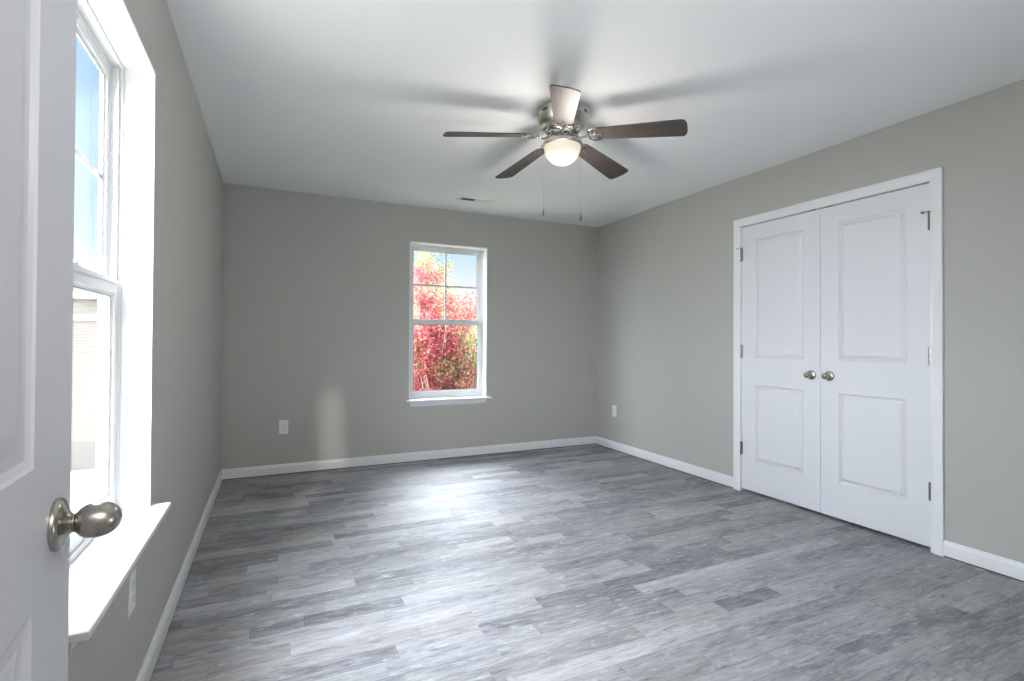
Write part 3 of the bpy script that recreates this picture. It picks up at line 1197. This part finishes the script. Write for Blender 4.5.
for s, zl in ((-1, 1.893), (1, 1.866)):
    px, py = 0.104 * s * CR.x, 0.104 * s * CR.y
    bm = bmesh.new()
    z = -0.196
    zend = zl - H
    tube(bm, [(px, py, z), (px + 0.0004, py, (z + zend) / 2), (px, py, zend)], 0.0005, 6)
    nb = int((z - zend) / 0.009)
    for i in range(nb):
        zb = z - (i + 0.5) * (z - zend) / nb
        bmesh.ops.create_icosphere(bm, subdivisions=1, radius=0.0011, matrix=Matrix.Translation((px, py, zb)))
    pc = obj('pull_chain', bm, m_chain, fan, True)
    bm = bmesh.new()
    big = 1.0 if s == 1 else 0.75
    lathe(bm, [(0, zend + 0.001), (0.002 * big, zend), (0.0035 * big, zend - 0.012), (0.0062 * big, zend - 0.026), (0.0055 * big, zend - 0.038), (0.0, zend - 0.042)], 16, 'Z', (px, py, 0))
    fb = obj('pull_fob', bm, m_bronze, pc, True)

# ------------------------------------------------------------------ added hall fill lamp (unseen, behind the camera)
hl = empty('hall_fill_light', (0.62, -0.85, H))
tag(hl, 'added round hall fill light outside the doorway, out of view', 'ceiling light')
bm = bmesh.new()
lathe(bm, [(0, -0.0005), (0.15, -0.0005), (0.155, -0.01), (0.155, -0.03), (0.145, -0.035), (0, -0.035)], 40, 'Z')
obj('fill_lamp_base', bm, m_nickel, hl, True)
bm = bmesh.new()
lathe(bm, [(0.143, 0.0), (0.14, -0.02), (0.11, -0.05), (0.06, -0.068), (0, -0.074)], 40, 'Z')
m_hb = mat('hall_fill_bowl', (0.9, 0.88, 0.84), 0.4)
m_hb.node_tree.nodes['Principled BSDF'].inputs['Emission Color'].default_value = (1, 0.93, 0.84, 1)
m_hb.node_tree.nodes['Principled BSDF'].inputs['Emission Strength'].default_value = 1.5
obj('fill_lamp_shade', bm, m_hb, hl, True, (0, 0, -0.036))
hd = bpy.data.lights.new('hall_fill_bulb', 'POINT')
hd.energy = HALL_FILL
hd.color = (1.0, 0.95, 0.90)
hd.shadow_soft_size = 0.12
ho = bpy.data.objects.new('hall_fill_bulb', hd)
C.objects.link(ho)
ho.parent = hl
ho.location = (0, 0, -0.26)

# ------------------------------------------------------------------ outside
GZ = -3.1
m_grass = mat('lawn', (0.16, 0.22, 0.08), 0.9)
color_noise(m_grass, (0.12, 0.135, 0.07), (0.22, 0.225, 0.13), 3.0)
m_conc = mat('pale_concrete', (0.62, 0.56, 0.44), 0.85)
color_noise(m_conc, (0.42, 0.40, 0.33), (0.50, 0.475, 0.40), 1.2)
bm = bmesh.new()
box(bm, -60, 60, -60, 60, GZ - 0.3, GZ)
struct(obj('ground', bm, m_grass), 'lawn around the house', 'ground')
bm = bmesh.new()
box(bm, -16.0, -0.8, -8.0, 20.6, GZ, GZ + 0.02)  # extended below the near window, unseen, to bounce light up to the ceiling
struct(obj('driveway', bm, m_conc), 'pale concrete driveway before the neighbouring house, extended unseen to bounce light indoors', 'driveway')
bm = bmesh.new()
box(bm, -T + 0.004, W + 0.9, -1.75, D + T - 0.004, GZ, -0.18)
struct(obj('wall_storey_below', bm, m_closet), 'lower storey of this house', 'wall')


def siding_mat(c1, c2):
    m = mat('lap_siding', c1, 0.6)
    t = m.node_tree
    p = t.nodes['Principled BSDF']
    c = t.nodes.new('ShaderNodeTexCoord')
    s = t.nodes.new('ShaderNodeSeparateXYZ')
    mu = t.nodes.new('ShaderNodeMath'); mu.operation = 'MULTIPLY'; mu.inputs[1].default_value = 1 / 0.19
    fc = t.nodes.new('ShaderNodeMath'); fc.operation = 'FRACT'
    r = t.nodes.new('ShaderNodeValToRGB')
    r.color_ramp.elements[0].position = 0.0; r.color_ramp.elements[0].color = (*c2, 1)
    r.color_ramp.elements[1].position = 0.12; r.color_ramp.elements[1].color = (*c1, 1)
    t.links.new(c.outputs['Object'], s.inputs[0])
    t.links.new(s.outputs['Z'], mu.inputs[0])
    t.links.new(mu.outputs[0], fc.inputs[0])
    t.links.new(fc.outputs[0], r.inputs[0])
    t.links.new(r.outputs[0], p.inputs['Base Color'])
    b = t.nodes.new('ShaderNodeBump'); b.inputs['Strength'].default_value = 0.5; b.inputs['Distance'].default_value = 0.02
    t.links.new(fc.outputs[0], b.inputs['Height'])
    t.links.new(b.outputs[0], p.inputs['Normal'])
    return m


m_side = siding_mat((0.090, 0.077, 0.065), (0.056, 0.048, 0.040))
m_brick = mat('taupe_base', (0.060, 0.050, 0.042), 0.8)
m_roof = mat('roof_shingle', (0.20, 0.18, 0.17), 0.85)
m_white = mat('house_trim', (0.19, 0.19, 0.18), 0.5)
m_hglass = mat('dark_pane', (0.06, 0.07, 0.08), 0.08)
nh = empty('neighbouring_house', (-6.4, 24.5, GZ))
tag(nh, 'beige sided house across the driveway, seen through the near window', 'house')
HW, HD_, HH = 6.0, 3.5, 5.55
bm = bmesh.new(); box(bm, -HW, HW, -HD_, HD_, 0.9, HH); obj('house_wall', bm, m_side, nh)
bm = bmesh.new(); box(bm, -HW - 0.04, HW + 0.04, -HD_ - 0.05, HD_ + 0.05, 0, 0.9); obj('house_base', bm, m_brick, nh)
bm = bmesh.new(); box(bm, -HW - 0.05, HW + 0.05, -HD_ - 0.06, HD_ + 0.06, 4.85, 5.03); obj('band_board', bm, m_white, nh)
bm = bmesh.new()
e_ = 0.35
b4 = [bm.verts.new(q) for q in ((-HW - e_, -HD_ - e_, HH), (HW + e_, -HD_ - e_, HH), (HW + e_, HD_ + e_, HH), (-HW - e_, HD_ + e_, HH))]
r2_ = [bm.verts.new(q) for q in ((-HW + 3.5, 0, HH + 1.0), (HW - 3.5, 0, HH + 1.0))]
bm.faces.new(b4)
bm.faces.new((b4[0], b4[1], r2_[1], r2_[0])); bm.faces.new((b4[1], b4[2], r2_[1])); bm.faces.new((b4[2], b4[3], r2_[0], r2_[1])); bm.faces.new((b4[3], b4[0], r2_[0]))
obj('roof', bm, m_roof, nh)
for x_ in (-4.2, -1.4, 3.6):
    bm = bmesh.new()
    for b_ in ((x_ - 0.55, x_ - 0.45, 2.6, 4.2), (x_ + 0.45, x_ + 0.55, 2.6, 4.2), (x_ - 0.45, x_ + 0.45, 2.6, 2.7), (x_ - 0.45, x_ + 0.45, 4.1, 4.2), (x_ - 0.45, x_ + 0.45, 3.37, 3.43)):
        box(bm, b_[0], b_[1], -HD_ - 0.05, -HD_ + 0.02, b_[2], b_[3])
    wn = obj('house_window', bm, m_white, nh)
    bm = bmesh.new(); box(bm, x_ - 0.46, x_ + 0.46, -HD_ - 0.02, -HD_ - 0.005, 2.65, 4.15); obj('house_pane', bm, m_hglass, wn)


# ------------------------------------------------------------------ trees
def leaf_mat(name, stops, scale=1.1):
    m = bpy.data.materials.new(name)
    m.use_nodes = True
    t = m.node_tree
    p = t.nodes['Principled BSDF']
    g = t.nodes.new('ShaderNodeNewGeometry')
    c = t.nodes.new('ShaderNodeTexCoord')
    n = t.nodes.new('ShaderNodeTexNoise'); n.inputs['Scale'].default_value = scale; n.inputs['Detail'].default_value = 2
    t.links.new(c.outputs['Object'], n.inputs['Vector'])
    a = t.nodes.new('ShaderNodeMath'); a.operation = 'MULTIPLY_ADD'
    a.inputs[1].default_value = 0.42; 
    t.links.new(g.outputs['Random Per Island'], a.inputs[0])
    b = t.nodes.new('ShaderNodeMath'); b.operation = 'MULTIPLY_ADD'
    b.inputs[1].default_value = 1.9; b.inputs[2].default_value = -0.71
    t.links.new(n.outputs['Fac'], b.inputs[0])
    t.links.new(b.outputs[0], a.inputs[2])
    r = t.nodes.new('ShaderNodeValToRGB')
    e = r.color_ramp.elements
    while len(e) < len(stops):
        e.new(0.5)
    for i, (pos, col) in enumerate(stops):
        e[i].position = pos; e[i].color = (*col, 1)
    t.links.new(a.outputs[0], r.inputs[0])
    t.links.new(r.outputs[0], p.inputs['Base Color'])
    p.inputs['Roughness'].default_value = 0.5
    tr = t.nodes.new('ShaderNodeBsdfTranslucent')
    t.links.new(r.outputs[0], tr.inputs[0])
    mx = t.nodes.new('ShaderNodeMixShader'); mx.inputs[0].default_value = 0.45
    t.links.new(p.outputs[0], mx.inputs[1]); t.links.new(tr.outputs[0], mx.inputs[2])
    t.links.new(mx.outputs[0], t.nodes['Material Output'].inputs[0])
    return m


m_bark = mat('bark', (0.16, 0.13, 0.10), 0.9)
noise_bump(m_bark, 20, 0.6, 0.01)
RED = (0.27, 0.030, 0.040); PINK = (0.37, 0.075, 0.09); DRED = (0.10, 0.012, 0.015)
GRN = (0.075, 0.092, 0.030); LGRN = (0.16, 0.18, 0.065); YEL = (0.44, 0.34, 0.13); ORG = (0.42, 0.20, 0.09); OLV = (0.17, 0.13, 0.055)
m_red = leaf_mat('red_leaves', [(0.04, GRN), (0.20, LGRN), (0.33, OLV), (0.44, PINK), (0.56, RED), (0.78, PINK), (0.95, DRED)])
m_mixed = leaf_mat('turning_leaves', [(0.10, GRN), (0.30, LGRN), (0.48, YEL), (0.60, ORG), (0.74, PINK), (0.92, RED)])
m_green = leaf_mat('green_leaves', [(0.15, (0.08, 0.14, 0.04)), (0.5, (0.16, 0.24, 0.07)), (0.9, (0.34, 0.40, 0.14))])


def leaves_bm(rng, blobs, n, size):
    """blobs: (x,y,z,r, weight)"""
    wts = np.array([b[4] for b in blobs], float)
    wts /= wts.sum()
    pick = rng.choice(len(blobs), n, p=wts)
    B = np.array([b[:4] for b in blobs])
    d = rng.normal(size=(n, 3)); d /= np.linalg.norm(d, axis=1)[:, None]
    rad = rng.random(n) ** 0.45
    c = B[pick, :3] + d * (B[pick, 3] * rad)[:, None] * np.array([1, 1, 0.9])
    nrm = rng.normal(size=(n, 3)); nrm /= np.linalg.norm(nrm, axis=1)[:, None]
    t1 = np.cross(nrm, rng.normal(size=(n, 3))); t1 /= np.linalg.norm(t1, axis=1)[:, None]
    t2 = np.cross(nrm, t1)
    s = size * (0.6 + 0.8 * rng.random(n))[:, None]
    # leaf: pointed hexagon, slightly folded along the midrib
    shape = [(-1, 0, 0), (-0.35, 0.42, 0.12), (0.35, 0.40, 0.12), (1.05, 0, 0), (0.35, -0.40, 0.12), (-0.35, -0.42, 0.12)]
    V = np.stack([c + t1 * s * a + t2 * s * b + nrm * s * h for a, b, h in shape], 1).reshape(-1, 3)
    i = np.arange(n)[:, None] * 6
    F = np.concatenate([i + np.array([[0, 1, 2, 3]]), i + np.array([[0, 3, 4, 5]])], 0)
    return V, F


def tree(name, base, height, blobs, n, size, m, label, seed, tr=0.10):
    rng = np.random.default_rng(seed)
    root = empty(name, base)
    tag(root, label, 'tree')
    V, F = leaves_bm(rng, blobs, n, size)
    me = bpy.data.meshes.new('foliage')
    me.from_pydata(V.tolist(), [], F.tolist())
    me.materials.append(m)
    fo = bpy.data.objects.new('foliage', me)
    C.objects.link(fo); fo.parent = root
    bm = bmesh.new()
    top = Vector((0, 0, height * 0.62))
    tube(bm, [(0, 0, 0), (0.04, 0.03, height * 0.2), (-0.03, 0.02, height * 0.4), top, (0.05, 0, height * 0.85)], [tr * 1.3, tr, tr * 0.85, tr * 0.6, tr * 0.2], 10)
    for b in blobs:
        q = Vector(b[:3])
        s0 = Vector((0, 0, min(height * 0.6, max(height * 0.15, q.z * 0.55))))
        mid_ = s0.lerp(q, 0.5) + Vector((rng.normal() * 0.08, rng.normal() * 0.08, 0.12))
        tube(bm, [s0, mid_, q], [tr * 0.45, tr * 0.28, tr * 0.08], 6)
        for _ in range(3):
            dd = Vector(rng.normal(size=3)); dd.normalize()
            tube(bm, [q.lerp(mid_, 0.3), q + dd * b[3] * 0.8], [tr * 0.1, tr * 0.03], 5)
    obj('trunk', bm, m_bark, root, True)
    return root


# viewed through the far window: azimuth 14..21 degrees from +Y, camera height 4.25 above ground
def blob_set(rng, spec):
    out = []
    for (x, y, z, r, k, jit) in spec:
        for _ in range(k):
            out.append((x + rng.normal() * jit, y + rng.normal() * jit, z + rng.normal() * jit * 0.8, r * (0.7 + 0.6 * rng.random()), r ** 2 * (0.45 if z > 4.55 else 1.0)))
    return out


rg_ = np.random.default_rng(5)
TX, TY = 3.15, 9.3
# red maple in front: a broad crown falling from the high side to the low side
B1 = blob_set(rg_, [(0, 0, 3.95, 0.36, 44, 0.50), (0, 0, 3.0, 0.45, 24, 0.60), (0.1, 0, 2.2, 0.45, 8, 0.5), (-0.22, 0, 5.48, 0.22, 10, 0.14), (-0.20, 0, 5.05, 0.20, 7, 0.17), (-0.25, 0, 4.68, 0.24, 10, 0.20),
                    (0.33, 0, 4.93, 0.17, 7, 0.10), (0.28, 0, 4.66, 0.22, 8, 0.14), (0.66, 0, 4.72, 0.15, 4, 0.08), (0.08, 0, 4.75, 0.17, 4, 0.12)])
tree('red_maple', (TX, TY, GZ), 5.6, B1, 62000, 0.023, m_red, 'red leaved tree filling the lower part of the far window', 11, 0.06)
B2 = blob_set(rg_, [(0, 0, 3.0, 0.7, 12, 0.8), (-0.15, 0, 6.62, 0.26, 8, 0.18), (0.42, 0, 6.15, 0.17, 5, 0.14), (-0.1, 0, 5.4, 0.34, 12, 0.34), (0.15, 0.0, 4.4, 0.55, 14, 0.5), (0.85, 0, 4.9, 0.3, 5, 0.2)])
tree('turning_tree', (4.25, 13.6, GZ), 6.6, B2, 30000, 0.032, m_mixed, 'yellow and green leaved tree behind the red one', 12, 0.06)
B3 = blob_set(rg_, [(0, 0, 3.0, 1.1, 16, 0.9), (0, 0, 1.8, 1.0, 10, 1.0)])
tree('green_tree', (6.6, 19.4, GZ), 4.2, B3, 12000, 0.07, m_green, 'dark green tree farthest beyond the far window', 13)
